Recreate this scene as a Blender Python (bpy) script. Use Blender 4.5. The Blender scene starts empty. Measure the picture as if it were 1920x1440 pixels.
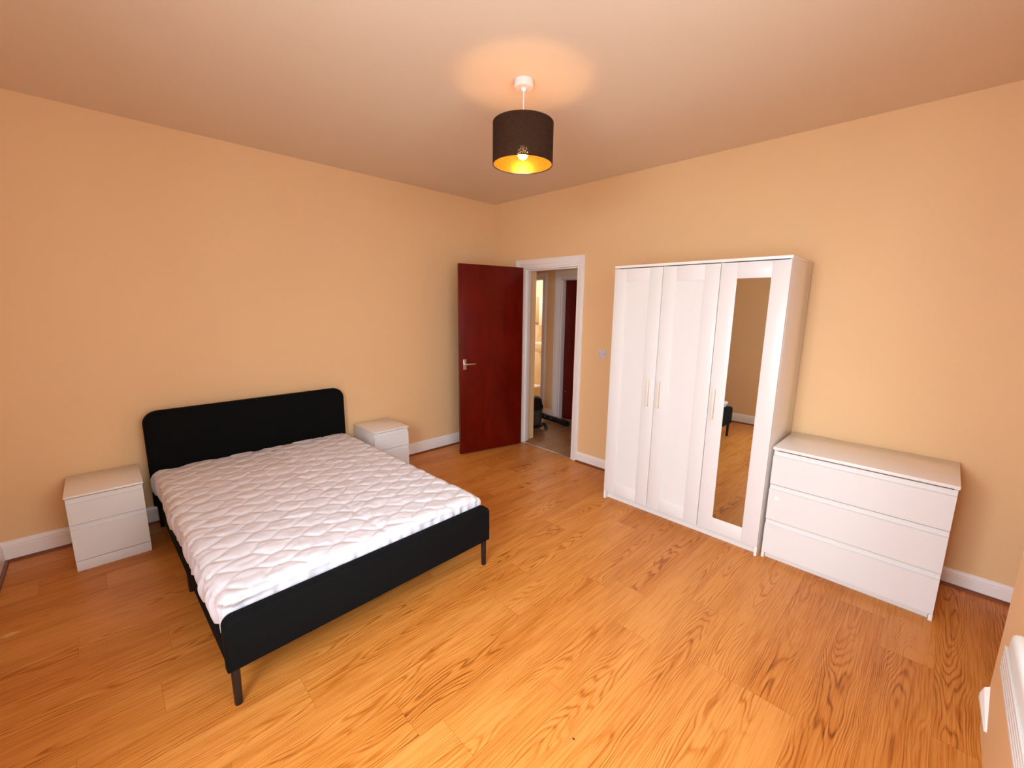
import bpy, bmesh, math, random
import numpy as np
from mathutils import Vector, Matrix
random.seed(4)
S = bpy.context.scene
COL = S.collection

# ------------------------------------------------------------------ camera
cam_data = bpy.data.cameras.new('camera')
cam = bpy.data.objects.new('camera', cam_data)
COL.objects.link(cam)
S.camera = cam
RT = Vector((0.71103724, -0.70300562, 0.01446138))
UP = Vector((0.11408155, 0.13563005, 0.98416964))
FW = Vector((0.69383819, 0.69813149, -0.17663799))
M = Matrix((RT, UP, -FW)).transposed().to_4x4()
M.translation = Vector((-3.38874782, -3.82716777, 1.56915069))
cam.matrix_world = M
cam_data.sensor_fit = 'HORIZONTAL'
cam_data.sensor_width = 36.0
cam_data.lens = 792.6073 / 1920 * 36.0
cam_data.shift_x = -11.61 / 1920
cam_data.shift_y = -3.23 / 1920
cam_data.clip_start = 0.02

# ------------------------------------------------------------------ view, world, lights
S.view_settings.view_transform = 'Standard'
S.view_settings.look = 'None'
S.view_settings.gamma = 1.0
S.view_settings.use_curve_mapping = False
S.view_settings.exposure = -0.17
try:
    S.cycles.diffuse_bounces = 6
    S.cycles.glossy_bounces = 4
    S.cycles.max_bounces = 10
    S.cycles.sample_clamp_indirect = 6.0
except Exception:
    pass

W = bpy.data.worlds.new('daylight')
S.world = W
W.use_nodes = True
W.node_tree.nodes['Background'].inputs[0].default_value = (0.75, 0.86, 1.0, 1)
W.node_tree.nodes['Background'].inputs[1].default_value = 2.0

def area_light(name, loc, direction, sx, sy, power, color):
    d = bpy.data.lights.new(name, 'AREA')
    d.shape = 'RECTANGLE'
    d.size, d.size_y = sx, sy
    d.energy = power
    d.color = color
    o = bpy.data.objects.new(name, d)
    COL.objects.link(o)
    o.location = loc
    o.rotation_euler = Vector(direction).to_track_quat('-Z', 'Y').to_euler()
    return o

# daylight entering through the two windows (left wall and front wall, both beside the camera)
DAY = (0.81, 0.95, 1.10)
area_light('sky_daylight', (-5.3, -3.1, 3.0), (1, 0, -0.55), 5.0, 3.0, 960, DAY)
area_light('horizon_daylight', (-4.75, -3.28, 1.60), (1, 0, 0), 2.9, 2.8, 265, DAY)
area_light('front_sky_daylight', (-2.8, -5.5, 3.0), (0, 1, -0.55), 5.0, 3.0, 190, DAY)
area_light('front_horizon_daylight', (-2.72, -5.0, 1.60), (0, 1, 0), 3.2, 2.8, 150, DAY)
# bathroom ceiling lamp and a small warm area light added under the hall ceiling
area_light('bathroom_light', (1.95, 1.35, 2.60), (0, 0, -1), 0.5, 0.5, 34, (1.0, 0.95, 0.86))
area_light('hall_light', (0.62, -0.75, 2.66), (0, 0, -1), 0.22, 0.22, 1.6, (1.0, 0.90, 0.76))

H = 2.704          # ceiling height
XL = -3.96         # left wall plane
YC = -4.12         # front wall plane (pier face)

# ------------------------------------------------------------------ materials
def new_mat(name):
    m = bpy.data.materials.new(name)
    m.use_nodes = True
    nt = m.node_tree
    return m, nt, nt.nodes['Principled BSDF']

def srgb(r, g, b):
    f = lambda c: (c / 255 / 12.92) if c / 255 <= 0.04045 else ((c / 255 + 0.055) / 1.055) ** 2.4
    return (f(r), f(g), f(b), 1)

def plain(name, col, rough=0.5, metal=0.0, noise=0.0, nscale=40, bump=0.0, bscale=200, coat=0.0, spec=0.5):
    m, nt, b = new_mat(name)
    b.inputs['Base Color'].default_value = col
    b.inputs['Roughness'].default_value = rough
    b.inputs['Metallic'].default_value = metal
    b.inputs['Coat Weight'].default_value = coat
    b.inputs['Specular IOR Level'].default_value = spec
    tc = nt.nodes.new('ShaderNodeTexCoord')
    if noise > 0:
        n = nt.nodes.new('ShaderNodeTexNoise')
        n.inputs['Scale'].default_value = nscale
        n.inputs['Detail'].default_value = 4
        nt.links.new(tc.outputs['Object'], n.inputs['Vector'])
        mx = nt.nodes.new('ShaderNodeMix')
        mx.data_type = 'RGBA'
        mx.inputs[6].default_value = tuple(c * (1 - noise) for c in col[:3]) + (1,)
        mx.inputs[7].default_value = tuple(min(1, c * (1 + noise)) for c in col[:3]) + (1,)
        nt.links.new(n.outputs['Fac'], mx.inputs[0])
        nt.links.new(mx.outputs[2], b.inputs['Base Color'])
    if bump > 0:
        n2 = nt.nodes.new('ShaderNodeTexNoise')
        n2.inputs['Scale'].default_value = bscale
        n2.inputs['Detail'].default_value = 3
        nt.links.new(tc.outputs['Object'], n2.inputs['Vector'])
        bp = nt.nodes.new('ShaderNodeBump')
        bp.inputs['Strength'].default_value = bump
        bp.inputs['Distance'].default_value = 0.002
        nt.links.new(n2.outputs['Fac'], bp.inputs['Height'])
        nt.links.new(bp.outputs[0], b.inputs['Normal'])
    return m

def planks(name, light, mid, dark, pw=0.19, pl=1.22, rough=0.3, marks=False, yoff=0.0):
    """laminate boards running along x, each with its own cathedral grain"""
    m, nt, b = new_mat(name)
    N, L = nt.nodes.new, nt.links.new
    def math_(op, a, c=None, d=None):
        n = N('ShaderNodeMath'); n.operation = op
        for i, v in enumerate((a, c, d)):
            if v is None: continue
            if isinstance(v, (int, float)): n.inputs[i].default_value = v
            else: L(v, n.inputs[i])
        return n.outputs[0]
    geo = N('ShaderNodeNewGeometry')
    sp = N('ShaderNodeSeparateXYZ'); L(geo.outputs['Position'], sp.inputs[0])
    X, Y = sp.outputs[0], sp.outputs[1]
    yv = math_('DIVIDE', math_('ADD', Y, yoff), pw)
    row = math_('FLOOR', yv)
    wn = N('ShaderNodeTexWhiteNoise'); wn.noise_dimensions = '1D'; L(row, wn.inputs['W'])
    xv = math_('ADD', math_('DIVIDE', X, pl), math_('MULTIPLY', wn.outputs['Value'], 3.0))
    colm = math_('FLOOR', xv)
    cid = N('ShaderNodeCombineXYZ'); L(row, cid.inputs[0]); L(colm, cid.inputs[1])
    wid = N('ShaderNodeTexWhiteNoise'); wid.noise_dimensions = '3D'; L(cid.outputs[0], wid.inputs['Vector'])
    idv = wid.outputs['Value']
    # grain contours
    def stretched(sx, sy, scale, detail, rgh=0.5, dist=0.0):
        c = N('ShaderNodeCombineXYZ')
        L(math_('MULTIPLY', X, sx), c.inputs[0])
        L(math_('MULTIPLY', Y, sy), c.inputs[1])
        L(math_('MULTIPLY', idv, 37.0), c.inputs[2])
        n = N('ShaderNodeTexNoise')
        n.inputs['Scale'].default_value = scale
        n.inputs['Detail'].default_value = detail
        n.inputs['Roughness'].default_value = rgh
        n.inputs['Distortion'].default_value = dist
        L(c.outputs[0], n.inputs['Vector'])
        return n.outputs['Fac']
    # rings: nested cathedral arches about an off-centre line of each board
    yl = math_('MULTIPLY', math_('SUBTRACT', math_('FRACT', yv), 0.5), pw)
    w2 = N('ShaderNodeTexWhiteNoise'); w2.noise_dimensions = '3D'
    cid2 = N('ShaderNodeCombineXYZ'); L(row, cid2.inputs[0]); L(colm, cid2.inputs[1]); cid2.inputs[2].default_value = 7.7
    L(cid2.outputs[0], w2.inputs['Vector'])
    r2 = w2.outputs['Value']
    wob = stretched(2.2, 5.0, 1.0, 2.0)
    yc = math_('ADD', yl, math_('ADD', math_('MULTIPLY_ADD', r2, 0.12, -0.06), math_('MULTIPLY_ADD', wob, 0.09, -0.045)))
    arch = math_('MULTIPLY', math_('MULTIPLY', yc, yc), 950.0)
    sgn = math_('SIGN', math_('SUBTRACT', r2, 0.5))
    flow = math_('MULTIPLY', math_('MULTIPLY', X, 5.0), sgn)
    low = stretched(1.3, 8.0, 1.0, 2.0, 0.5)
    cnt = math_('ADD', math_('ADD', arch, flow), math_('MULTIPLY', low, 12.0))
    fine = stretched(7.0, 60.0, 1.0, 2.0)
    cnt = math_('ADD', cnt, math_('MULTIPLY', fine, 0.55))
    rings = math_('SINE', math_('MULTIPLY', cnt, 6.2832))
    rings = math_('MULTIPLY_ADD', rings, 0.5, 0.5)
    rings = math_('POWER', rings, 3.0)
    amp = stretched(1.6, 7.0, 1.0, 2.0)
    ampr = N('ShaderNodeMapRange'); L(amp, ampr.inputs[0])
    ampr.inputs[1].default_value = 0.38; ampr.inputs[2].default_value = 0.62
    ampr.inputs[3].default_value = 0.12; ampr.inputs[4].default_value = 0.85
    rings = math_('MULTIPLY', rings, ampr.outputs[0])
    fib = stretched(5.0, 170.0, 1.0, 3.0, 0.6)
    fibr = N('ShaderNodeMapRange'); L(fib, fibr.inputs[0])
    fibr.inputs[1].default_value = 0.40; fibr.inputs[2].default_value = 0.72
    broad = stretched(0.8, 9.0, 1.0, 2.0)
    fac = math_('ADD', math_('MULTIPLY', rings, 0.55), math_('MULTIPLY', fibr.outputs[0], 0.42))
    fac = math_('ADD', fac, math_('MULTIPLY', math_('SUBTRACT', broad, 0.5), 0.50))
    fac = math_('ADD', fac, math_('MULTIPLY', math_('SUBTRACT', idv, 0.5), 0.24))
    ramp = N('ShaderNodeValToRGB'); L(fac, ramp.inputs[0])
    e = ramp.color_ramp.elements
    e[0].position = 0.0; e[0].color = light
    e[1].position = 0.95; e[1].color = dark
    k = e.new(0.42); k.color = mid
    # seams
    fy = math_('FRACT', yv); fx = math_('FRACT', xv)
    dy = math_('MULTIPLY', math_('MINIMUM', fy, math_('SUBTRACT', 1.0, fy)), pw)
    dx = math_('MULTIPLY', math_('MINIMUM', fx, math_('SUBTRACT', 1.0, fx)), pl)
    dmin = math_('MINIMUM', dx, dy)
    seam = N('ShaderNodeMapRange'); L(dmin, seam.inputs[0])
    seam.inputs[1].default_value = 0.0004; seam.inputs[2].default_value = 0.0016
    seam.inputs[3].default_value = 0.28; seam.inputs[4].default_value = 0.0
    mx = N('ShaderNodeMix'); mx.data_type = 'RGBA'
    L(seam.outputs[0], mx.inputs[0]); L(ramp.outputs[0], mx.inputs[6])
    mx.inputs[7].default_value = tuple(c * 0.45 for c in dark[:3]) + (1,)
    out = mx.outputs[2]
    if marks:
        # pale scuff near the left wall, reddish filler line by two board ends, tiny black chip
        def spot(cx, cy, rx, ry, col, strength):
            nonlocal out
            a = math_('DIVIDE', math_('SUBTRACT', X, cx), rx)
            c = math_('DIVIDE', math_('SUBTRACT', Y, cy), ry)
            d = math_('SQRT', math_('ADD', math_('MULTIPLY', a, a), math_('MULTIPLY', c, c)))
            wob = N('ShaderNodeTexNoise'); wob.inputs['Scale'].default_value = 60
            L(geo.outputs['Position'], wob.inputs['Vector'])
            d = math_('ADD', d, math_('MULTIPLY_ADD', wob.outputs['Fac'], 1.6, -0.8))
            mr = N('ShaderNodeMapRange'); L(d, mr.inputs[0])
            mr.inputs[1].default_value = 0.5; mr.inputs[2].default_value = 1.0
            mr.inputs[3].default_value = strength; mr.inputs[4].default_value = 0.0
            q = N('ShaderNodeMix'); q.data_type = 'RGBA'
            L(mr.outputs[0], q.inputs[0]); L(out, q.inputs[6]); q.inputs[7].default_value = col
            out = q.outputs[2]
        spot(-3.85, -0.89, 0.035, 0.022, srgb(225, 180, 120), 0.75)
        spot(-2.192, -2.865, 0.007, 0.060, srgb(222, 110, 50), 0.75)
        spot(-2.31, -3.06, 0.004, 0.006, srgb(40, 20, 10), 0.9)
    L(out, b.inputs['Base Color'])
    b.inputs['Roughness'].default_value = rough
    b.inputs['Specular IOR Level'].default_value = 0.32
    rr = N('ShaderNodeMapRange'); L(fac, rr.inputs[0])
    rr.inputs[3].default_value = rough * 0.9; rr.inputs[4].default_value = rough * 1.25
    L(rr.outputs[0], b.inputs['Roughness'])
    bp = N('ShaderNodeBump'); bp.inputs['Strength'].default_value = 0.12; bp.inputs['Distance'].default_value = 0.001
    L(math_('SUBTRACT', math_('MULTIPLY', fac, -0.3), seam.outputs[0]), bp.inputs['Height'])
    L(bp.outputs[0], b.inputs['Normal'])
    return m

def red_wood(name, c1, c2, rough=0.3):
    m, nt, b = new_mat(name)
    N, L = nt.nodes.new, nt.links.new
    tc = N('ShaderNodeTexCoord')
    mp = N('ShaderNodeMapping'); mp.inputs['Scale'].default_value = (2.6, 2.6, 0.75)
    L(tc.outputs['Object'], mp.inputs[0])
    n = N('ShaderNodeTexNoise'); n.inputs['Scale'].default_value = 1.6; n.inputs['Detail'].default_value = 2
    n.inputs['Distortion'].default_value = 0.8
    L(mp.outputs[0], n.inputs['Vector'])
    s = N('ShaderNodeMath'); s.operation = 'MULTIPLY'; s.inputs[1].default_value = 60; L(n.outputs['Fac'], s.inputs[0])
    q = N('ShaderNodeMath'); q.operation = 'SINE'; L(s.outputs[0], q.inputs[0])
    n2 = N('ShaderNodeTexNoise'); n2.inputs['Scale'].default_value = 3.0; n2.inputs['Detail'].default_value = 5
    L(mp.outputs[0], n2.inputs['Vector'])
    a = N('ShaderNodeMath'); a.operation = 'MULTIPLY_ADD'; a.inputs[1].default_value = 0.05
    L(q.outputs[0], a.inputs[0]); L(n2.outputs['Fac'], a.inputs[2])
    r = N('ShaderNodeValToRGB'); L(a.outputs[0], r.inputs[0])
    r.color_ramp.elements[0].position = 0.3; r.color_ramp.elements[0].color = c1
    r.color_ramp.elements[1].position = 0.85; r.color_ramp.elements[1].color = c2
    L(r.outputs[0], b.inputs['Base Color'])
    b.inputs['Roughness'].default_value = rough
    b.inputs['Specular IOR Level'].default_value = 0.25
    return m

MAT = {}
MAT['wall'] = plain('peach_wall_paint', srgb(233, 194, 144), 0.62, noise=0.015, nscale=3, bump=0.12, bscale=320, spec=0.3)
MAT['ceiling'] = plain('ceiling_paint', srgb(228, 207, 180), 0.9, noise=0.02, nscale=2.5, bump=0.08, bscale=160, spec=0.2)
MAT['floor'] = planks('oak_laminate', srgb(211, 141, 68), srgb(187, 111, 38), srgb(106, 49, 8), marks=True, rough=0.38)
MAT['hall_floor'] = planks('hall_vinyl_planks', srgb(168, 122, 80), srgb(140, 98, 60), srgb(96, 62, 34), rough=0.45, pw=0.15, pl=0.9, yoff=0.04)
MAT['bath_floor'] = plain('bathroom_floor_tile', srgb(215, 185, 140), 0.4, noise=0.05, nscale=8)
MAT['trim'] = plain('white_gloss_trim', srgb(240, 234, 228), 0.28, noise=0.01, nscale=6)
MAT['bead'] = plain('brown_bead', srgb(122, 62, 32), 0.35, noise=0.2, nscale=25)
MAT['white'] = plain('white_foil', srgb(226, 225, 222), 0.36, noise=0.008, nscale=5)
MAT['white_gloss'] = plain('white_side_foil', srgb(238, 234, 228), 0.16, noise=0.008, nscale=5)
MAT['handle'] = plain('cream_handle', srgb(232, 220, 200), 0.35, noise=0.01)
MAT['dark_gap'] = plain('dark_recess', srgb(95, 88, 80), 0.7, noise=0.02)
MAT['mirror'] = plain('mirror_glass', (0.60, 0.60, 0.57, 1), 0.015, metal=1.0)
MAT['fabric'] = plain('black_upholstery', srgb(13, 13, 13), 0.95, noise=0.25, nscale=700, bump=0.35, bscale=900, spec=0.12)
MAT['black_metal'] = plain('black_metal', srgb(20, 18, 20), 0.35, noise=0.05)
MAT['quilt'] = plain('white_quilted_cotton', srgb(220, 215, 218), 0.85, noise=0.012, nscale=30, bump=0.15, bscale=500, spec=0.2)
MAT['door_red'] = red_wood('mahogany_veneer', srgb(84, 5, 1), srgb(114, 20, 5), 0.32)
MAT['chrome'] = plain('satin_metal', (0.75, 0.71, 0.66, 1), 0.28, metal=1.0, noise=0.03)
MAT['plastic'] = plain('white_plastic', srgb(232, 224, 216), 0.35, noise=0.01)
MAT['switch'] = plain('switch_plastic', srgb(214, 205, 205), 0.35, noise=0.01)
MAT['black_plastic'] = plain('black_plastic', srgb(20, 20, 22), 0.3, noise=0.05)
MAT['grey_drum'] = plain('grey_green_drum', srgb(66, 66, 56), 0.4, noise=0.06)
MAT['ceramic'] = plain('white_ceramic', srgb(240, 236, 226), 0.12, noise=0.01)
MAT['bath_wall'] = plain('cream_marble_tile', srgb(238, 222, 196), 0.3, noise=0.10, nscale=6)
MAT['tan_door'] = plain('tan_cabinet_door', srgb(196, 172, 128), 0.3, noise=0.05)
MAT['rubber'] = plain('dark_rubber', srgb(18, 17, 17), 0.6, noise=0.05)
MAT['pale_mark'] = plain('pale_mark_white', srgb(240, 238, 236), 0.5, noise=0.01)

def shade_mat(name, col, col2, rough, leak, metal=0.0):
    m, nt, b = new_mat(name)
    N, L = nt.nodes.new, nt.links.new
    tc = N('ShaderNodeTexCoord')
    n = N('ShaderNodeTexNoise'); n.inputs['Scale'].default_value = 260; n.inputs['Detail'].default_value = 2
    mp = N('ShaderNodeMapping'); mp.inputs['Scale'].default_value = (1, 1, 2.5)
    L(tc.outputs['Object'], mp.inputs[0]); L(mp.outputs[0], n.inputs['Vector'])
    mx = N('ShaderNodeMix'); mx.data_type = 'RGBA'; mx.inputs[6].default_value = col; mx.inputs[7].default_value = col2
    L(n.outputs['Fac'], mx.inputs[0]); L(mx.outputs[2], b.inputs['Base Color'])
    b.inputs['Roughness'].default_value = rough
    b.inputs['Metallic'].default_value = metal
    b.inputs['Specular IOR Level'].default_value = 0.2
    # open weave: pinholes between the threads
    v = N('ShaderNodeTexVoronoi'); v.inputs['Scale'].default_value = 230
    L(tc.outputs['Object'], v.inputs['Vector'])
    r = N('ShaderNodeMapRange'); L(v.outputs['Distance'], r.inputs[0])
    r.inputs[1].default_value = 0.40; r.inputs[2].default_value = 0.56
    r.inputs[3].default_value = 0.0; r.inputs[4].default_value = leak
    t = N('ShaderNodeBsdfTransparent')
    ms = N('ShaderNodeMixShader')
    L(r.outputs[0], ms.inputs[0]); L(b.outputs[0], ms.inputs[1]); L(t.outputs[0], ms.inputs[2])
    L(ms.outputs[0], nt.nodes['Material Output'].inputs[0])
    return m
MAT['shade_out'] = shade_mat('dark_brown_linen', srgb(40, 22, 12), srgb(68, 42, 26), 0.9, 0.30)
MAT['shade_in'] = shade_mat('gold_liner', srgb(206, 132, 46), srgb(214, 142, 54), 0.30, 0.30, metal=0.5)
def emit(name, col, strength):
    m, nt, b = new_mat(name)
    b.inputs['Base Color'].default_value = col
    b.inputs['Emission Color'].default_value = col
    b.inputs['Emission Strength'].default_value = strength
    return m
MAT['bulb'] = emit('lit_bulb', (1.0, 0.58, 0.19, 1), 132)
gm, gnt, gb = new_mat('window_glass')
gb.inputs['Base Color'].default_value = (1, 1, 1, 1)
gb.inputs['Roughness'].default_value = 0.02
_t = gnt.nodes.new('ShaderNodeBsdfTransparent')
_m = gnt.nodes.new('ShaderNodeMixShader'); _m.inputs[0].default_value = 0.06
gnt.links.new(_t.outputs[0], _m.inputs[1]); gnt.links.new(gb.outputs[0], _m.inputs[2])
gnt.links.new(_m.outputs[0], gnt.nodes['Material Output'].inputs[0])
MAT['glass'] = gm

# ------------------------------------------------------------------ mesh helpers
def add_box(bm, x0, x1, y0, y1, z0, z1, bev=0.0, seg=2, mi=0):
    x0, x1 = min(x0, x1), max(x0, x1); y0, y1 = min(y0, y1), max(y0, y1); z0, z1 = min(z0, z1), max(z0, z1)
    vs = [bm.verts.new(p) for p in ((x0,y0,z0),(x1,y0,z0),(x1,y1,z0),(x0,y1,z0),(x0,y0,z1),(x1,y0,z1),(x1,y1,z1),(x0,y1,z1))]
    fs = [bm.faces.new([vs[i] for i in q]) for q in ((0,3,2,1),(4,5,6,7),(0,1,5,4),(1,2,6,5),(2,3,7,6),(3,0,4,7))]
    for f in fs: f.material_index = mi
    if bev > 0:
        es = list({e for f in fs for e in f.edges})
        bmesh.ops.bevel(bm, geom=es, offset=bev, segments=seg, profile=0.5, affect='EDGES')

def add_prism(bm, pts, axis, a0, a1, bev=0.0, seg=2):
    """extrude a 2D outline along an axis; pts are the two remaining coordinates in xyz order"""
    def p3(p, a):
        return {'x': (a, p[0], p[1]), 'y': (p[0], a, p[1]), 'z': (p[0], p[1], a)}[axis]
    A = [bm.verts.new(p3(p, a0)) for p in pts]
    B = [bm.verts.new(p3(p, a1)) for p in pts]
    fs = [bm.faces.new(A), bm.faces.new(B[::-1])]
    n = len(pts)
    for i in range(n):
        fs.append(bm.faces.new((A[i], B[i], B[(i + 1) % n], A[(i + 1) % n])))
    bmesh.ops.recalc_face_normals(bm, faces=fs)
    if bev > 0:
        es = list(set(fs[0].edges) | set(fs[1].edges))
        bmesh.ops.bevel(bm, geom=es, offset=bev, segments=seg, profile=0.5, affect='EDGES')

def add_lathe(bm, prof, cx=0, cy=0, n=48, close=False):
    rings = []
    for r, z in prof:
        if r < 1e-6:
            rings.append([bm.verts.new((cx, cy, z))])
        else:
            rings.append([bm.verts.new((cx + r * math.cos(2*math.pi*i/n), cy + r * math.sin(2*math.pi*i/n), z)) for i in range(n)])
    pairs = list(zip(rings[:-1], rings[1:]))
    if close: pairs.append((rings[-1], rings[0]))
    fs = []
    for a, b in pairs:
        for i in range(n):
            j = (i + 1) % n
            if len(a) == 1 and len(b) == 1: continue
            if len(a) == 1: fs.append(bm.faces.new((a[0], b[j], b[i])))
            elif len(b) == 1: fs.append(bm.faces.new((a[i], a[j], b[0])))
            else: fs.append(bm.faces.new((a[i], a[j], b[j], b[i])))
    bmesh.ops.recalc_face_normals(bm, faces=fs)
    return fs

def add_tube(bm, pts, rad, n=14):
    pts = [Vector(p) for p in pts]
    if not hasattr(rad, '__len__'): rad = [rad] * len(pts)
    rings = []
    ref = Vector((0, 0, 1))
    for i, p in enumerate(pts):
        t = (pts[min(i + 1, len(pts) - 1)] - pts[max(i - 1, 0)]).normalized()
        u = ref.cross(t)
        if u.length < 1e-3: u = Vector((1, 0, 0)).cross(t)
        u.normalize(); v = t.cross(u)
        rings.append([bm.verts.new(p + rad[i] * (u * math.cos(2*math.pi*k/n) + v * math.sin(2*math.pi*k/n))) for k in range(n)])
    fs = [bm.faces.new(rings[0]), bm.faces.new(rings[-1])]
    for a, b in zip(rings[:-1], rings[1:]):
        for i in range(n):
            fs.append(bm.faces.new((a[i], a[(i + 1) % n], b[(i + 1) % n], b[i])))
    bmesh.ops.recalc_face_normals(bm, faces=fs)

def obj(name, bm, mats, parent=None, smooth=False, loc=None):
    me = bpy.data.meshes.new(name)
    bm.to_mesh(me); bm.free()
    if not isinstance(mats, (list, tuple)): mats = [mats]
    for m in mats: me.materials.append(MAT[m])
    if smooth:
        me.polygons.foreach_set('use_smooth', [True] * len(me.polygons))
        try: me.set_sharp_from_angle(angle=math.radians(40))
        except Exception: pass
    o = bpy.data.objects.new(name, me)
    COL.objects.link(o)
    if parent: o.parent = parent
    if loc: o.location = loc
    return o

def tag(o, label, cat, group=None, kind=None):
    o['label'] = label; o['category'] = cat
    if group: o['group'] = group
    if kind: o['kind'] = kind
    return o

def thing(name, label, cat, loc=(0,0,0), rotz=0.0, group=None, kind=None):
    o = bpy.data.objects.new(name, None)
    o.empty_display_size = 0.1
    COL.objects.link(o)
    o.location = loc; o.rotation_euler = (0, 0, rotz)
    return tag(o, label, cat, group, kind)

def box_obj(name, mat, parent, *b, bev=0.0, seg=2):
    bm = bmesh.new(); add_box(bm, *b, bev=bev, seg=seg)
    return obj(name, bm, mat, parent, smooth=bev > 0)

def struct(name, bm, mat, label, cat, smooth=False):
    return tag(obj(name, bm, mat, None, smooth), label, cat, kind='structure')

def frame_boxes(bm, boxes, bev=0.0):
    for b in boxes: add_box(bm, *b, bev=bev)

# ------------------------------------------------------------------ room shell
TW = 0.12
OY0, OY1, OZ = -0.455, -1.235, 1.985     # doorway hole in the right wall
bm = bmesh.new(); add_box(bm, XL - TW, 0.0, YC - 0.36, 0.0, -0.05, 0.0)
struct('floor', bm, 'floor', 'honey oak laminate bedroom floor with long planks', 'floor')
bm = bmesh.new(); add_box(bm, XL - TW, TW, YC - 0.45, TW, H, H + 0.06)
struct('ceiling', bm, 'ceiling', 'plain cream painted bedroom ceiling', 'ceiling')
bm = bmesh.new(); add_box(bm, XL - TW, 0.0, 0.0, TW, -0.05, H)
struct('wall_back', bm, 'wall', 'peach painted wall behind the bed headboard', 'wall')
bm = bmesh.new()
frame_boxes(bm, [(0, TW, OY0, TW, -0.05, H), (TW, 0.235, -0.452, TW, 0, H), (0, TW, OY1, OY0, OZ, H), (0, TW, YC - 0.45, OY1, -0.05, H)])
struct('wall_right', bm, 'wall', 'peach painted wall with the doorway, behind wardrobe and chest', 'wall')
# left wall with the window opening
WY0, WY1, WZ0, WZ1 = -3.90, -2.66, 0.80, 2.30
bm = bmesh.new()
frame_boxes(bm, [(XL - TW, XL, YC, WY0, 0, H), (XL - TW, XL, WY1, 0, 0, H), (XL - TW, XL, WY0, WY1, 0, WZ0), (XL - TW, XL, WY0, WY1, WZ1, H)])
struct('wall_left', bm, 'wall', 'peach painted wall at the left edge, with the window', 'wall')
PX = -1.15
bm = bmesh.new()
VX0, VX1 = -3.52, -1.93
YO = YC - 0.20
frame_boxes(bm, [(XL - TW, VX0, YO, YC, 0, H), (VX1, PX, YO, YC, 0, H), (VX0, VX1, YO, YC, 0, WZ0), (VX0, VX1, YO, YC, WZ1, H),
                 (PX - 0.12, PX, YC - 0.45, YO, 0, H), (PX, 0, YC - 0.45, YC - 0.36, 0, H)])
struct('wall_front', bm, 'wall', 'beige wall pier at the right edge, in front of the recess', 'wall')

# window
w = thing('window_1', 'white framed window in the left wall', 'window', kind='structure')
bm = bmesh.new()
xf0, xf1 = XL - 0.09, XL - 0.04
frame_boxes(bm, [(xf0, xf1, WY0, WY0 + .06, WZ0, WZ1), (xf0, xf1, WY1 - .06, WY1, WZ0, WZ1), (xf0, xf1, WY0 + .06, WY1 - .06, WZ0, WZ0 + .06),
                 (xf0, xf1, WY0 + .06, WY1 - .06, WZ1 - .06, WZ1), (xf0, xf1, -3.31, -3.25, WZ0 + .06, WZ1 - .06)], bev=0.004)
obj('window_frame', bm, 'trim', w, True)
for a, c in ((WY0 + .06, -3.31), (-3.25, WY1 - .06)):
    box_obj('pane', 'glass', w, XL - 0.068, XL - 0.062, a, c, WZ0 + .06, WZ1 - .06)
box_obj('window_sill', 'trim', w, XL - 0.04, XL + 0.03, WY0 - .03, WY1 + .03, WZ0 - .025, WZ0, bev=0.005)

w2_ = thing('window_2', 'white framed window in the front wall above the radiator', 'window', kind='structure')
bm = bmesh.new()
yf0, yf1 = YO + 0.03, YO + 0.08
frame_boxes(bm, [(VX0, VX0 + .06, yf0, yf1, WZ0, WZ1), (VX1 - .06, VX1, yf0, yf1, WZ0, WZ1), (VX0 + .06, VX1 - .06, yf0, yf1, WZ0, WZ0 + .06),
                 (VX0 + .06, VX1 - .06, yf0, yf1, WZ1 - .06, WZ1), (-2.755, -2.695, yf0, yf1, WZ0 + .06, WZ1 - .06)], bev=0.004)
obj('window_frame', bm, 'trim', w2_, True)
for a, c in ((VX0 + .06, -2.755), (-2.695, VX1 - .06)):
    box_obj('pane', 'glass', w2_, a, c, YO + .052, YO + .058, WZ0 + .06, WZ1 - .06)
box_obj('window_sill', 'trim', w2_, VX0 - .03, VX1 + .03, YO + .08, YC + .02, WZ0 - .025, WZ0, bev=0.005)

# skirting boards: moulded profile + brown bead at the floor
SK = [(0, 0), (0.018, 0), (0.018, 0.082), (0.013, 0.088), (0.014, 0.097), (0.010, 0.108), (0.005, 0.116), (0, 0.118)]
def skirting(bm, p0, p1, nrm, hs=1.0):
    p0, p1, nrm = Vector(p0), Vector(p1), Vector(nrm)
    A = [bm.verts.new(p0 + nrm * a + Vector((0, 0, b * hs))) for a, b in SK]
    B = [bm.verts.new(p1 + nrm * a + Vector((0, 0, b * hs))) for a, b in SK]
    fs = [bm.faces.new(A), bm.faces.new(B[::-1])]
    for i in range(len(SK)):
        fs.append(bm.faces.new((A[i], B[i], B[(i+1) % len(SK)], A[(i+1) % len(SK)])))
    bmesh.ops.recalc_face_normals(bm, faces=fs)
def bead(bm, p0, p1, nrm):
    p0, p1, nrm = Vector(p0), Vector(p1), Vector(nrm)
    prof = [(0.018, 0.0)] + [(0.018 + 0.016 * math.cos(t), 0.016 * math.sin(t)) for t in [k * math.pi / 8 for k in range(5)]]
    A = [bm.verts.new(p0 + nrm * a + Vector((0, 0, b))) for a, b in prof]
    B = [bm.verts.new(p1 + nrm * a + Vector((0, 0, b))) for a, b in prof]
    fs = [bm.faces.new(A), bm.faces.new(B[::-1])]
    for i in range(len(prof)):
        fs.append(bm.faces.new((A[i], B[i], B[(i+1) % len(prof)], A[(i+1) % len(prof)])))
    bmesh.ops.recalc_face_normals(bm, faces=fs)
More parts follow.
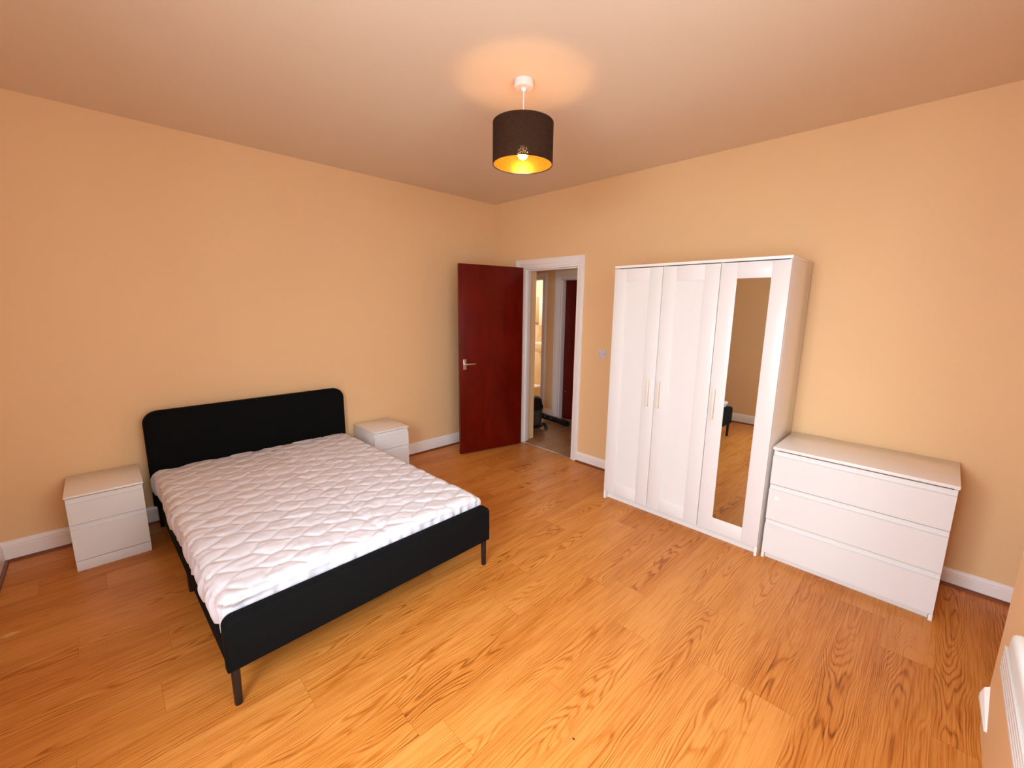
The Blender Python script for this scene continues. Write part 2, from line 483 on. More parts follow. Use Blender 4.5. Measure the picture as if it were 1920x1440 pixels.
runs = {
    'baseboard_back': ([((XL, 0, 0), (0, 0, 0), (0, -1, 0))], 1.08, 'white moulded skirting along the wall behind the bed'),
    'baseboard_right': ([((0, 0, 0), (0, -0.352, 0), (-1, 0, 0)), ((0, -1.296, 0), (0, YC - 0.36, 0), (-1, 0, 0))], 0.86, 'white moulded skirting along the doorway and wardrobe wall'),
    'baseboard_left': ([((XL, 0, 0), (XL, YC, 0), (1, 0, 0))], 1.08, 'white moulded skirting along the left edge wall'),
}
for nm, (segs, hs, lab) in runs.items():
    bm = bmesh.new()
    for s in segs: skirting(bm, *s, hs)
    o = struct(nm, bm, 'trim', lab, 'skirting board')
    bm = bmesh.new()
    for s in segs: bead(bm, *s)
    obj('floor_bead', bm, 'bead', o)['label'] = 'thin brown wooden bead at the foot of the skirting'
# broken-off skirting remnant on the pier (right edge)
bm = bmesh.new()
sk = [(0, 0.120), (0.022, 0.130), (0.022, 0.150), (0.014, 0.180), (0, 0.192)]
x0, x1 = PX - 0.012, PX - 0.135
A = [bm.verts.new((x0, YC + a, b)) for a, b in sk]
B = [bm.verts.new((x1, YC + a * 0.35, 0.088 + (b - 0.12) * 0.16)) for a, b in sk]
fs = [bm.faces.new(A), bm.faces.new(B[::-1])]
for i in range(5): fs.append(bm.faces.new((A[i], B[i], B[(i+1) % 5], A[(i+1) % 5])))
bmesh.ops.recalc_face_normals(bm, faces=fs)
struct('baseboard_front', bm, 'trim', 'short broken white skirting end at the foot of the pier, lower right', 'skirting board')

# ------------------------------------------------------------------ doorway trim and open door
def architrave(bm, x, sgn, y0, y1, z1, wd, t=0.018):
    """moulded casing on plane x, opening edges y0>y1, inner top z1, sgn = side it stands out to"""
    for (w0, w1, th) in ((0.0, 0.35, t * 0.7), (0.35, 0.85, t), (0.85, 1.0, t * 0.75)):
        a, b = w0 * wd, w1 * wd
        add_box(bm, x, x + sgn * th, y0 + a, y0 + b, 0, z1 + b, bev=0.002)
        add_box(bm, x, x + sgn * th, y1 - b, y1 - a, 0, z1 + b, bev=0.002)
        add_box(bm, x, x + sgn * th, y1 - a, y0 + a, z1 + a, z1 + b, bev=0.002)
t1 = thing('trim_1', 'white door frame of the bedroom doorway', 'door frame', kind='structure')
bm = bmesh.new(); architrave(bm, 0.0, -1, -0.445, -1.222, 1.982, 0.082)
obj('architrave', bm, 'trim', t1, True)
bm = bmesh.new()
frame_boxes(bm, [(0.0, TW, -0.455, -0.480, 0, 1.985), (0.0, TW, -1.235, -1.212, 0, 1.985), (0.0, TW, -1.212, -0.480, 1.962, 1.985)], bev=0.002)
obj('lining', bm, 'trim', t1, True)
bm = bmesh.new()
frame_boxes(bm, [(0.045, 0.080, -0.480, -0.492, 0, 1.962), (0.045, 0.080, -1.212, -1.200, 0, 1.962), (0.045, 0.080, -1.200, -0.492, 1.950, 1.962)], bev=0.002)
obj('door_stop', bm, 'trim', t1, True)
bm = bmesh.new(); add_box(bm, 0.0, 0.03, -1.212, -0.480, 0.0, 0.005, bev=0.002)
struct('trim_2', bm, 'chrome', 'thin threshold strip across the bedroom doorway', 'threshold strip')

p_h, p_f = Vector((-0.050, -0.524)), Vector((-0.788, -0.362))
dl = (p_f - p_h).length
ang = math.atan2(p_f.y - p_h.y, p_f.x - p_h.x)
d1 = thing('door_1', 'dark red mahogany door standing open against the corner', 'door', (p_h.x, p_h.y, 0), ang, kind='structure')
# local x runs from hinge to free edge, local -y is away from the camera
box_obj('leaf', 'door_red', d1, 0, dl, -0.040, 0, 0.012, 1.980, bev=0.002)
hz = 0.972
for side in (0.0, -0.040):
    sg = 1 if side == 0 else -1
    bm = bmesh.new(); add_box(bm, dl - 0.070, dl - 0.034, side, side + sg * 0.007, hz - 0.055, hz + 0.055, bev=0.003)
    h = obj('door_handle', bm, 'chrome', d1, True); h['label'] = 'satin metal lever handle'
    bm = bmesh.new()
    add_tube(bm, [(dl - 0.052, side, hz + 0.005), (dl - 0.052, side + sg * 0.045, hz + 0.005)], 0.008)
    add_tube(bm, [(dl - 0.060, side + sg * 0.045, hz + 0.005), (dl - 0.090, side + sg * 0.046, hz + 0.005), (dl - 0.155, side + sg * 0.042, hz + 0.004)], [0.009, 0.009, 0.007])
    obj('lever', bm, 'chrome', h, True)
for z in (0.25, 1.0, 1.75):
    bm = bmesh.new(); add_lathe(bm, [(0, z - .04), (0.006, z - .04), (0.006, z + .04), (0, z + .04)], -0.008, -0.044, 12)
    obj('hinge', bm, 'chrome', d1, True)

# ------------------------------------------------------------------ hall and bathroom beyond
HX = 1.13                                  # far hall wall
bm = bmesh.new(); add_box(bm, 0.0, HX + TW, -1.75, 1.30, -0.05, 0.0)
struct('floor_hall', bm, 'hall_floor', 'grey brown plank floor of the hall beyond the doorway', 'floor')
bm = bmesh.new(); add_box(bm, TW, HX, -1.75, 1.30, H, H + 0.05)
struct('ceiling_hall', bm, 'ceiling', 'hall ceiling beyond the doorway', 'ceiling')
BY0, BY1, BZ = 0.245, 0.98, 1.955          # bathroom doorway
RY0, RY1, RZ = -0.085, -0.86, 1.945        # red hall door
bm = bmesh.new()
frame_boxes(bm, [(HX, HX + TW, BY1, 1.30, 0, H), (HX, HX + TW, BY0, BY1, BZ, H), (HX, HX + TW, RY0, BY0, 0, H),
                 (HX, HX + TW, RY1, RY0, RZ, H), (HX, HX + TW, -1.75, RY1, 0, H)])
struct('wall_hall', bm, 'wall', 'beige hall wall between bathroom doorway and red hall door', 'wall')
bm = bmesh.new()
frame_boxes(bm, [(TW, HX + TW, -1.80, -1.75, 0, H), (0, HX, 1.30, 1.35, 0, H), (0, TW, TW, 1.30, 0, H)])
struct('wall_hall_end', bm, 'wall', 'end walls of the hall, mostly hidden by the doorway', 'wall')
bm = bmesh.new(); architrave(bm, HX, -1, RY0, RY1, RZ, 0.105, 0.022)
frame_boxes(bm, [(HX, HX + TW, RY0 - 0.018, RY0, 0, RZ), (HX, HX + TW, RY1, RY1 + 0.018, 0, RZ), (HX, HX + TW, RY1 + .018, RY0 - .018, RZ - .018, RZ)], bev=0.002)
struct('trim_3', bm, 'trim', 'white door frame around the red hall door', 'door frame', True)
d2 = thing('door_2', 'closed dark red door in the hall, seen through the doorway', 'door', (HX + 0.07, 0, 0), kind='structure')
box_obj('leaf', 'door_red', d2, 0, 0.04, RY1 + .021, RY0 - .021, 0.008, RZ - .021, bev=0.002)
bm = bmesh.new(); add_tube(bm, [(0.0, RY0 - .075, 0.40), (-0.012, RY0 - .075, 0.40)], 0.007)
obj('door_fitting', bm, 'chrome', d2, True)
bm = bmesh.new(); architrave(bm, HX, -1, BY1, BY0, BZ, 0.080, 0.02)
frame_boxes(bm, [(HX, HX + TW, BY0, BY0 + 0.012, 0, BZ), (HX, HX + TW, BY1 - .012, BY1, 0, BZ), (HX, HX + TW, BY0 + .012, BY1 - .012, BZ - .012, BZ)], bev=0.002)
struct('trim_4', bm, 'trim', 'white door frame of the lit bathroom', 'door frame', True)
bm = bmesh.new()
skirting(bm, (HX, BY0 - 0.085, 0), (HX, RY0 + 0.110, 0), (-1, 0, 0), 1.0)
struct('baseboard_hall', bm, 'trim', 'short white skirting between the two hall door frames', 'skirting board')
# bathroom box
X1, Xb, Yb = HX + TW, 2.74, 2.5
bm = bmesh.new(); add_box(bm, X1, Xb, -0.05, Yb, -0.05, 0.0)
struct('floor_bathroom', bm, 'bath_floor', 'light tiled bathroom floor', 'floor')
bm = bmesh.new(); add_box(bm, X1, Xb, -0.05, Yb, H, H + 0.05)
struct('ceiling_bathroom', bm, 'ceiling', 'bathroom ceiling', 'ceiling')
bm = bmesh.new()
frame_boxes(bm, [(Xb, Xb + .08, -0.05, Yb, 0, H), (X1, Xb, Yb, Yb + .08, 0, H), (X1, Xb, -0.13, -0.05, 0, H), (X1 - TW, X1, 1.35, Yb, 0, H)])
struct('wall_bathroom', bm, 'bath_wall', 'cream marbled bathroom wall', 'wall')
# basin
ba = thing('basin', 'white pedestal basin in the bathroom', 'basin', (Xb, 1.43, -0.0))
bm = bmesh.new()
N_ = 40
def oval(rx, ry, z, cx):
    return [bm.verts.new((cx - rx * (abs(math.cos(t)) ** 0.6) * (1 if math.cos(t) > 0 else -1), ry * (abs(math.sin(t)) ** 0.6) * (1 if math.sin(t) > 0 else -1), z))
            for t in [2 * math.pi * k / N_ for k in range(N_)]]
rings = [oval(.10, .12, .72, -.2), oval(.20, .24, .78, -.22), oval(.215, .262, .82, -.22), oval(.215, .262, .905, -.22), oval(.185, .225, .905, -.225), oval(.15, .19, .83, -.23), oval(.05, .06, .79, -.23)]
fs = [bm.faces.new(rings[0]), bm.faces.new(rings[-1])]
for a, b in zip(rings[:-1], rings[1:]):
    for i in range(N_): fs.append(bm.faces.new((a[i], a[(i+1) % N_], b[(i+1) % N_], b[i])))
bmesh.ops.recalc_face_normals(bm, faces=fs)
obj('bowl', bm, 'ceramic', ba, True)
bm = bmesh.new()
add_lathe(bm, [(0, 0), (0.11, 0), (0.10, 0.04), (0.075, 0.2), (0.08, 0.6), (0.10, 0.735), (0, 0.735)], -0.25, -0.04, 32)
obj('pedestal', bm, 'ceramic', ba, True)
bm = bmesh.new()
add_lathe(bm, [(0, .905), (0.022, .905), (0.02, .96), (0.012, 1.0), (0, 1.0)], -.09, 0.14, 20)
add_tube(bm, [(-.09, .14, .965), (-.14, .14, .985), (-.185, .14, .975), (-.19, .14, .955)], 0.010)
obj('tap', bm, 'chrome', ba, True)
# mirror cabinet
mc = thing('mirror_cabinet', 'pale bathroom wall cabinet above the basin', 'cabinet', (Xb, 1.5, 0))
box_obj('carcass', 'white', mc, -.13, -.001, -.26, .235, 1.22, 1.755, bev=0.003)
box_obj('cabinet_door', 'tan_door', mc, -.15, -.131, .165, .235, 1.22, 1.755, bev=0.003)['label'] = 'narrow tan cabinet door'
box_obj('cabinet_door', 'white_gloss', mc, -.15, -.131, -.26, .161, 1.22, 1.755, bev=0.003)['label'] = 'white gloss cabinet door'
for y in (.18, .22):
    bm = bmesh.new(); add_tube(bm, [(-.15, y, 1.26), (-.168, y, 1.26)], 0.009)
    obj('knob', bm, 'bead', mc, True)
# low box just inside the bathroom
bx = thing('storage_box', 'low beige box with white rim on the bathroom floor', 'box', (1.52, 0.86, 0))
bm = bmesh.new(); add_box(bm, -.16, .16, -.115, .20, 0, .27, bev=0.008)
obj('body', bm, 'tan_door', bx, True)
bm = bmesh.new(); add_box(bm, -.17, .17, -.125, .21, .27, .30, bev=0.006)
obj('rim', bm, 'white', bx, True)

# vacuum cleaner
va = thing('vacuum_cleaner', 'black and grey drum vacuum cleaner on the hall floor', 'vacuum cleaner', (0.455, -0.185, 0))
bm = bmesh.new(); add_lathe(bm, [(0, .085), (.135, .085), (.148, .10), (.160, .29), (.150, .295), (0, .295)], 0, 0, 48)
obj('drum', bm, 'grey_drum', va, True)
bm = bmesh.new(); add_lathe(bm, [(0, .285), (.164, .285), (.168, .30), (.166, .325), (.155, .345), (.148, .40), (.115, .435), (.05, .445), (0, .446)], 0, 0, 48)
ld = obj('lid', bm, 'black_plastic', va, True)
bm = bmesh.new(); add_tube(bm, [(-.07, -.07, .42), (-.06, -.06, .465), (0, 0, .485), (.06, .06, .465), (.07, .07, .42)], 0.014)
obj('carry_handle', bm, 'black_plastic', ld, True)
bm = bmesh.new()
add_box(bm, .120, .172, -.05, .05, .30, .335, bev=0.006)
obj('latch', bm, 'black_plastic', ld, True)
bm = bmesh.new(); add_lathe(bm, [(0, .06), (.168, .06), (.172, .075), (.150, .09), (0, .09)], 0, 0, 48)
obj('base_ring', bm, 'black_plastic', va, True)
for a in (228, 318, 48, 138):
    c, s = math.cos(math.radians(a)), math.sin(math.radians(a))
    bm = bmesh.new()
    add_tube(bm, [(c * .13, s * .13, .07), (c * .19, s * .19, .068), (c * .21, s * .21, .055)], [.022, .018, .014])
    k = obj('caster', bm, 'black_plastic', va, True)
    bm = bmesh.new()
    add_tube(bm, [(c * .21 - s * .014, s * .21 + c * .014, .026), (c * .21 + s * .014, s * .21 - c * .014, .026)], 0.026, 20)
    obj('wheel', bm, 'rubber', k, True)
bm = bmesh.new()
pth = []
for k in range(61):
    t = k / 60
    P0, P1, P2, P3 = Vector((.14, .06, .20)), Vector((.36, .20, .10)), Vector((.53, .16, .040)), Vector((.475, -.17, .040))
    q = P0 * (1-t)**3 + P1 * 3*t*(1-t)**2 + P2 * 3*t*t*(1-t) + P3 * t**3
    pth.append(q)
add_tube(bm, pth, [0.035 + 0.003 * (k % 2) for k in range(61)], 16)
hs_ = obj('hose', bm, 'black_plastic', va, True)
bm = bmesh.new(); add_tube(bm, [pth[-1], pth[-1] + Vector((-.012, -.08, 0.0))], [0.040, 0.036], 18)
obj('nozzle_collar', bm, 'rubber', hs_, True)

# ------------------------------------------------------------------ light switch
sw = thing('light_switch', 'small white light switch on the wall between doorway and wardrobe', 'light switch', (0, -1.550, 1.136))
bm = bmesh.new(); add_box(bm, -0.009, 0.0, -.043, .043, -.043, .043, bev=0.003)
obj('plate', bm, 'switch', sw, True)
bm = bmesh.new(); add_prism(bm, [(-0.009, -.012), (-0.015, -.012), (-0.011, .012), (-0.009, .012)], 'y', -.006, .006)
obj('rocker', bm, 'switch', sw)
for y in (-.030, .030):
    bm = bmesh.new(); add_tube(bm, [(-0.009, y, 0), (-0.0105, y, 0)], 0.004, 12)
    obj('screw', bm, 'dark_gap', sw, True)

# ------------------------------------------------------------------ wardrobe
WX, WYL, WYR, WH = -0.530, -1.982, -3.152, 1.881
wd = thing('wardrobe', 'tall white three-door wardrobe with a mirrored right door', 'wardrobe', (WX, WYL, 0))
WW = WYL - WYR
DT = 0.019
for y0 in (0.0, -(WW - 0.017)):
    bm = bmesh.new()
    # side with a small foot: cut back along the front below the door
    add_box(bm, DT + 0.002, 0.500, y0 - 0.017, y0, 0.0, WH - 0.018, bev=0.001)
    add_box(bm, 0.004, DT + 0.002, y0 - 0.017, y0, 0.0, 0.060, bev=0.001)
    obj('side_panel', bm, 'white_gloss', wd, True)
box_obj('top_panel', 'white_gloss', wd, 0.0, 0.500, -WW - 0.002, 0.002, WH - 0.018, WH, bev=0.0015)
box_obj('bottom_panel', 'white', wd, DT + 0.004, 0.495, -WW + 0.018, -0.018, 0.066, 0.084)
box_obj('back_panel', 'white', wd, 0.488, 0.496, -WW + 0.018, -0.018, 0.086, WH - 0.019)
box_obj('plinth', 'white', wd, 0.045, 0.060, -WW + 0.018, -0.018, 0.0, 0.065)
for f in (1/3, 2/3):
    box_obj('divider', 'white', wd, DT + 0.004, 0.486, -WW * f - 0.008, -WW * f + 0.008, 0.086, WH - 0.019)
dz0, dz1 = 0.062, WH - 0.024
dw = WW / 3
for i in range(3):
    a, b = -dw * i - 0.0018, -dw * (i + 1) + 0.0018
    if i == 0: a = -0.001
    if i == 2: b = -WW + 0.001
    st = 0.098
    bm = bmesh.new()
    add_box(bm, 0.0, DT, a - st, a, dz0, dz1, bev=0.0012)
    add_box(bm, 0.0, DT, b, b + st, dz0, dz1, bev=0.0012)
    add_box(bm, 0.0006, DT, b + st, a - st, dz0, dz0 + st, bev=0.0012)
    add_box(bm, 0.0006, DT, b + st, a - st, dz1 - st, dz1, bev=0.0012)
    if i < 2:
        add_box(bm, 0.006, DT, b + st, a - st, dz0 + st, dz1 - st)
    else:
        add_box(bm, 0.010, DT, b + st, a - st, dz0 + st, dz1 - st)
    d = obj('door', bm, 'white', wd, True)
    if i == 2:
        d['label'] = 'door with a tall narrow mirror'
        box_obj('mirror', 'mirror', d, 0.004, 0.0098, b + st, a - st, dz0 + st, dz1 - st)
    hy = (b + 0.047) if i == 0 else (a - 0.034)
    bm = bmesh.new()
    hz0, hz1 = 0.845, 1.050
    add_box(bm, -0.024, -0.014, hy - 0.0075, hy + 0.0075, hz0, hz1, bev=0.003)
    add_box(bm, -0.016, 0.001, hy - 0.006, hy + 0.006, hz0 + .004, hz0 + .018, bev=0.002)
    add_box(bm, -0.016, 0.001, hy - 0.006, hy + 0.006, hz1 - .018, hz1 - .004, bev=0.002)
    obj('handle', bm, 'handle', d, True)

# ------------------------------------------------------------------ drawer chests
def chest(name, label, cat, loc, width, depth, height, fronts, top_t, rotz, group=None, plinth_in=0.028):
    """local frame: front at y=0 facing -y, left end x=0, runs to +x; fronts = list of (z0, z1)"""
    c = thing(name, label, cat, loc, rotz, group)
    ft = 0.018
    for x0 in (0.004, width - 0.004 - 0.016):
        bm = bmesh.new()
        add_box(bm, x0, x0 + 0.016, ft + 0.003, depth - 0.002, 0.0, height - top_t, bev=0.001)
        if plinth_in > 0.01: add_box(bm, x0, x0 + 0.016, 0.004, ft + 0.003, 0.0, fronts[-1][0] - 0.004, bev=0.001)
        obj('side_panel', bm, 'white_gloss', c, True)
    box_obj('top_panel', 'white_gloss', c, 0.0, width, -0.002, depth, height - top_t, height, bev=0.0015)
    box_obj('back_panel', 'white', c, 0.021, width - 0.021, depth - 0.012, depth - 0.004, 0.05, height - top_t - 0.001)
    pe = 0.021 if plinth_in > 0.01 else 0.0055
    box_obj('plinth', 'white', c, pe, width - pe, plinth_in, plinth_in + 0.015, 0.0, fronts[-1][0] - 0.005, bev=0.001)
    drs = []
    for z0, z1 in fronts:
        bm = bmesh.new()
        # front with a bevelled finger grip along its top edge
        add_prism(bm, [(0.0, z0), (0.0, z1 - 0.030), (0.012, z1 - 0.026), (0.012, z1), (ft, z1), (ft, z0)], 'x', 0.0055, width - 0.0055)
        dr = obj('drawer', bm, 'white', c)
        bm = bmesh.new()
        add_box(bm, 0.026, width - 0.026, ft, ft + 0.012, z0 + 0.006, z1 - 0.002)
        add_box(bm, 0.026, width - 0.026, depth - 0.035, depth - 0.022, z0 + 0.02, z1 - 0.04)
        add_box(bm, 0.026, 0.038, ft + .012, depth - 0.035, z0 + 0.02, z1 - 0.04)
        add_box(bm, width - 0.038, width - 0.026, ft + .012, depth - 0.035, z0 + 0.02, z1 - 0.04)
        obj('drawer_box', bm, 'white', dr)
        drs.append(dr)
    return c, drs

CWd, CH = 0.807, 0.741
# chest front faces -x : rotate so local -y -> world -x (rotz = -90deg), local +x -> world -y
ch, drs = chest('chest_of_drawers', 'wide white three-drawer chest beside the wardrobe', 'chest of drawers', (-0.505, -3.168, 0), CWd, 0.478, CH,
                [(0.503, 0.714), (0.270, 0.496), (0.040, 0.263)], 0.018, -math.pi / 2)
bm = bmesh.new(); add_tube(bm, [(0.052, 0.0, 0.418), (0.052, -0.0006, 0.418)], 0.014, 24)  # thin round disc, slightly paler than the drawer front
obj('pale_mark', bm, 'pale_mark', drs[1])['label'] = 'small pale round mark on the drawer front'

def nightstand(loc, label):
    c, d = chest('nightstand', label, 'nightstand', loc, 0.343, 0.400, 0.465, [(0.291, 0.446), (0.066, 0.285)], 0.012, 0.0, 'white bedside drawer units', plinth_in=0.002)
    return c
nightstand((-3.6375, -0.438, 0), 'white two-drawer nightstand left of the bed, near the left wall')
nightstand((-1.7806, -0.431, 0), 'white two-drawer nightstand right of the bed, partly hidden by the mattress')

# ------------------------------------------------------------------ bed
BED_LOC, BED_ROT = (-2.566, -0.0265, 0), math.radians(1.7)
bed = thing('bed', 'black upholstered double bed frame with headboard and thin legs', 'bed', BED_LOC, BED_ROT)
def rounded_top(hw, z0, z1, r, n=10):
    pts = [(-hw, z0)]
    for k in range(n + 1):
        t = math.pi - k * math.pi / 2 / n
        pts.append((-hw + r + r * math.cos(t), z1 - r + r * math.sin(t)))
    for k in range(n + 1):
        t = math.pi / 2 - k * math.pi / 2 / n
        pts.append((hw - r + r * math.cos(t), z1 - r + r * math.sin(t)))
    pts.append((hw, z0))
    return pts
bm = bmesh.new(); add_prism(bm, rounded_top(0.682, 0.165, 0.832, 0.085), 'y', -0.024, -0.092, bev=0.018, seg=4)
obj('headboard', bm, 'fabric', bed, True)
bm = bmesh.new(); add_prism(bm, rounded_top(0.677, 0.165, 0.385, 0.040), 'y', -1.962, -2.034, bev=0.020, seg=4)
obj('footboard', bm, 'fabric', bed, True)
for s in (-1, 1):
    bm = bmesh.new(); add_box(bm, s * 0.672, s * 0.610, -1.960, -0.094, 0.165, 0.283, bev=0.012, seg=3)
    obj('side_rail', bm, 'fabric', bed, True)
for k in range(13):
    y = -0.20 - k * 0.139
    box_obj('slat', 'black_metal', bed, -0.608, 0.608, y - 0.035, y + 0.035, 0.255, 0.270, bev=0.002)
box_obj('centre_rail', 'black_metal', bed, -0.02, 0.02, -1.958, -0.096, 0.215, 0.254)
for x, y in ((-0.650, -2.000), (0.650, -2.000), (-0.645, -1.045), (0.645, -1.045), (-0.650, -0.060), (0.650, -0.060), (0.0, -1.045)):
    bm = bmesh.new(); add_lathe(bm, [(0, 0), (0.0135, 0), (0.0145, 0.004), (0.0165, 0.168 if x else 0.216), (0, 0.168 if x else 0.216)], x, y, 20)
    obj('leg', bm, 'black_metal', bed, True)

# mattress with quilted protector -------------------------------------------------
rng = np.random.RandomState(3)
HWm, y_h, y_f = 0.666, -0.098, -1.950
Lm = y_h - y_f
ztop, zbot, r_ = 0.432, 0.288, 0.040
D_ = ztop - zbot
nx, ny = 230, 320
smax = HWm - r_ + r_ * math.pi / 2 + (D_ - r_)
tmax = Lm / 2 - r_ + r_ * math.pi / 2 + (D_ - r_)
s = np.linspace(-smax, smax, nx); t = np.linspace(-tmax, tmax, ny)
Sg, Tg = np.meshgrid(s, t, indexing='ij')
ax_, ay_ = HWm - r_, Lm / 2 - r_
ds = np.maximum(np.abs(Sg) - ax_, 0); dt = np.maximum(np.abs(Tg) - ay_, 0)
d = np.hypot(ds, dt) + 1e-9
ux, uy = np.sign(Sg) * ds / d, np.sign(Tg) * dt / d
a = np.minimum(d / r_, math.pi / 2)
hor = r_ * np.sin(a)
drop = r_ * (1 - np.cos(a)) + np.maximum(d - r_ * math.pi / 2, 0)
drop = np.minimum(drop, D_)
Xm = np.clip(Sg, -ax_, ax_) + ux * hor
Ym = np.clip(Tg, -ay_, ay_) + uy * hor
nzv = np.cos(a); nh = np.sin(a)
def vnoise(x, y, seed):
    r = np.random.RandomState(seed); g = r.rand(64, 64)
    xi = np.floor(x).astype(int); yi = np.floor(y).astype(int); fx = x - xi; fy = y - yi
    fx = fx * fx * (3 - 2 * fx); fy = fy * fy * (3 - 2 * fy)
    G = lambda i, j: g[i % 64, j % 64]
    return (G(xi, yi) * (1 - fx) + G(xi + 1, yi) * fx) * (1 - fy) + (G(xi, yi + 1) * (1 - fx) + G(xi + 1, yi + 1) * fx) * fy - 0.5
# ogee quilting: two mirrored families of wavy stitch lines running across the bed
Pq, Lq, Aq = 0.128, 0.235, 0.036
wx = Sg + 0.02 * vnoise(Sg * 6, Tg * 6, 1) * 2; wy = Tg + 0.014 * vnoise(Sg * 7, Tg * 7, 2) * 2
def lined(phase):
    v = (wy - phase * Aq * np.sin(2 * math.pi * wx / Lq)) / Pq + (0.25 if phase < 0 else -0.25)
    return np.abs(v - np.round(v)) * Pq
dq = np.minimum(lined(1), lined(-1))
puff = 1 - np.exp(-(dq / 0.0135) ** 1.2)
wr = vnoise(Sg * 22 + Tg * 9, Tg * 40 - Sg * 8, 5) * 0.0050 + vnoise(Sg * 55 + Tg * 30, Tg * 60 - Sg * 40, 7) * 0.0022 + vnoise(Sg * 9, Tg * 14, 6) * 0.006
crease = -np.exp(-((Sg - 0.05 + 0.05 * vnoise(Tg * 3, Tg * 0 + .3, 8)) / 0.015) ** 2) * 0.004
topmask = np.clip(1 - (d - r_ * 0.9) / (r_ * 0.5), 0, 1)
disp = topmask * (0.0095 * puff - 0.0075 + wr + crease) + topmask * 0.010 * np.exp(-((np.abs(Sg) - 0.35) / .3) ** 2) * 0.3
# gathered skirt: ruffles round the perimeter, strongest on the left long side
per = np.where(ds * np.abs(1.0) >= dt, Tg + 10 * np.sign(Sg), Sg + 20 * np.sign(Tg))
ruff = (np.sin(per * 95 + 4 * vnoise(per * 7, per * 0 + .2, 11)) * 0.5 + vnoise(per * 34, drop * 12, 12) * 1.4 + vnoise(per * 11, drop * 5, 13) * 1.6)
side = 1 - topmask
bulge = np.sin(np.clip(drop / D_, 0, 1) * math.pi) * 0.008
hd = side * (0.0130 * ruff * np.clip(drop / 0.05, 0.3, 1) + bulge)
seam = np.exp(-((d - r_ * 1.15) / 0.008) ** 2) * (0.004 + 0.004 * vnoise(per * 40, per * 0, 14))
Xm = Xm + ux * (disp * nh + hd + seam * nh)
Ym = Ym + uy * (disp * nh + hd * 0.6 + seam * nh)
Zm = ztop - drop + disp * nzv + seam * 0.5
# keep clear of the footboard and the headboard
Ym = np.clip(Ym, -Lm / 2 - 0.009, Lm / 2 - 0.0)
# the loose cover spills over the top of the footboard at its left corner
spill = np.exp(-((Xm + HWm - 0.03) / 0.13) ** 2) * np.exp(-((Ym + Lm / 2) / 0.07) ** 2) * np.clip((Zm - 0.392) / 0.030, 0, 1)
Ym = Ym - 0.042 * spill
Zm = Zm + 0.014 * spill
Zm = np.maximum(Zm, zbot)
verts = np.stack([Xm, Ym + (y_h + y_f) / 2, Zm], -1).reshape(-1, 3)
ii, jj = np.meshgrid(np.arange(nx - 1), np.arange(ny - 1), indexing='ij')
q = (ii * ny + jj).ravel()
faces = np.stack([q, q + ny, q + ny + 1, q + 1], -1)
# skirt faces go to their own part
dq_ = d.ravel()
skirt_f = (dq_[faces].mean(1) > r_ * 1.15)
mt = thing('mattress', 'mattress in a white quilted protector lying on the black bed', 'mattress', BED_LOC, BED_ROT)
def part_mesh(name, sel, label=None):
    f = faces[sel]
    used, inv = np.unique(f, return_inverse=True)
    me = bpy.data.meshes.new(name)
    me.from_pydata(verts[used].tolist(), [], inv.reshape(f.shape).tolist())
    me.materials.append(MAT['quilt'])
    me.polygons.foreach_set('use_smooth', [True] * len(me.polygons))
    o = bpy.data.objects.new(name, me); COL.objects.link(o); o.parent = mt
    if label: o['label'] = label
    return o
part_mesh('quilted_cover', ~skirt_f, 'white cover with wavy quilted stitching')
part_mesh('gathered_skirt', skirt_f, 'white gathered elastic skirt of the cover')
box_obj('core', 'quilt', mt, -HWm + .03, HWm - .03, y_f + .03, y_h - .03, 0.2865, 0.385)

# ------------------------------------------------------------------ pendant lamp
LX, LY = -1.693, -2.130
pl_ = thing('pendant_lamp', 'dark drum pendant lamp with gold lining hanging from the ceiling', 'pendant lamp', (LX, LY, 0))
bm = bmesh.new(); add_lathe(bm, [(0, H), (0.050, H), (0.050, H - 0.028), (0.044, H - 0.034), (0.016, H - 0.036), (0.009, H - 0.052), (0, H - 0.052)], 0, 0, 40)
obj('ceiling_rose', bm, 'plastic', pl_, True)
bm = bmesh.new(); add_tube(bm, [(0, 0, H - 0.05), (0, 0, 2.475)], 0.0035, 10)
obj('cord', bm, 'plastic', pl_, True)
bm = bmesh.new(); add_lathe(bm, [(0, 2.48), (0.010, 2.48), (0.019, 2.465), (0.020, 2.435), (0.015, 2.420), (0, 2.420)], 0, 0, 24)
obj('lamp_holder', bm, 'plastic', pl_, True)
SR, SZ0, SZ1 = 0.158, 2.303, 2.505
bm = bmesh.new(); add_lathe(bm, [(SR, SZ0), (SR, SZ1), (SR - .0015, SZ1), (SR - .0015, SZ0)], 0, 0, 96, close=True)
sh = obj('lamp_shade', bm, 'shade_out', pl_, True)
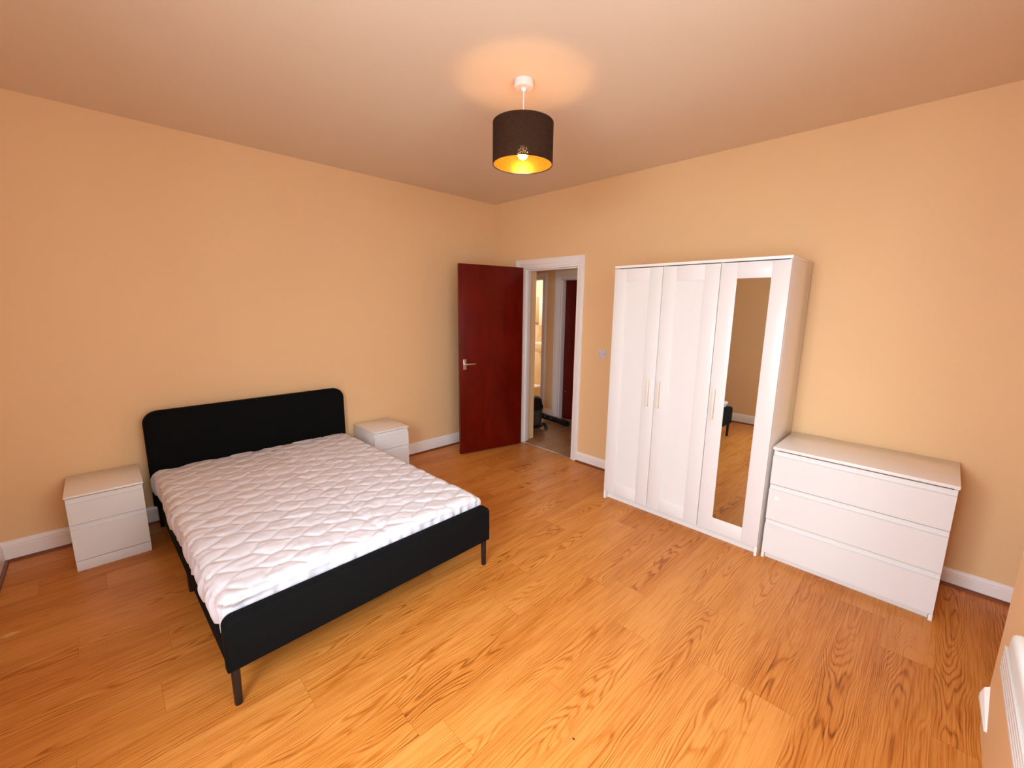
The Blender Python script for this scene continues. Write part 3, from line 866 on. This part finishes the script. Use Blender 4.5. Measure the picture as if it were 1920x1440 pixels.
bm = bmesh.new(); add_lathe(bm, [(SR - .0025, SZ0 + .001), (SR - .0025, SZ1 - .001), (SR - .0035, SZ1 - .001), (SR - .0035, SZ0 + .001)], 0, 0, 96, close=True)
obj('shade_lining', bm, 'shade_in', sh, True)['label'] = 'gold lining inside the shade'
bm = bmesh.new()
for zz in (SZ0 + .003, SZ1 - .003):
    add_tube(bm, [((SR - .006) * math.cos(2*math.pi*k/48), (SR - .006) * math.sin(2*math.pi*k/48), zz) for k in range(49)], 0.0018, 8)
for k in range(3):
    th = 2 * math.pi * k / 3 + 0.4
    add_tube(bm, [(0.021 * math.cos(th), 0.021 * math.sin(th), 2.45), (0.10 * math.cos(th), 0.10 * math.sin(th), 2.455), ((SR - .006) * math.cos(th), (SR - .006) * math.sin(th), SZ1 - .003)], 0.0016, 8)
obj('shade_ring', bm, 'chrome', sh, True)
bm = bmesh.new(); add_lathe(bm, [(0, 2.425), (0.013, 2.425), (0.014, 2.408), (0.018, 2.400), (0.0185, 2.392), (0, 2.392)], 0, 0, 32)
bu = obj('bulb', bm, 'plastic', pl_, True)
bm = bmesh.new(); add_lathe(bm, [(0, 2.391)] + [(0.028 * math.cos(t), 2.362 + 0.032 * math.sin(t)) for t in [math.radians(62 - k * 12) for k in range(12)]] + [(0, 2.330)], 0, 0, 32)
obj('bulb_globe', bm, 'bulb', bu, True)['label'] = 'glowing warm globe of the bulb'

# ------------------------------------------------------------------ wall heater at the right edge
he = thing('radiator', 'white ribbed radiator on the wall pier at the lower right edge', 'radiator', (-1.79, YC, 0))
bm = bmesh.new(); add_box(bm, -0.90, 0.0, 0.012, 0.070, 0.640, 0.760, bev=0.014, seg=3)
obj('casing', bm, 'white', he, True)
bm = bmesh.new()
for k in range(5):
    z = 0.648 + k * 0.0145
    add_box(bm, -0.895, -0.006, 0.0695, 0.077, z, z + 0.0105, bev=0.002)
obj('front_grille', bm, 'white', he, True)
for xa in (-0.8, -0.15):
    bm = bmesh.new(); add_box(bm, xa, xa + 0.05, 0, 0.013, 0.66, 0.74)
    obj('bracket', bm, 'dark_gap', he)
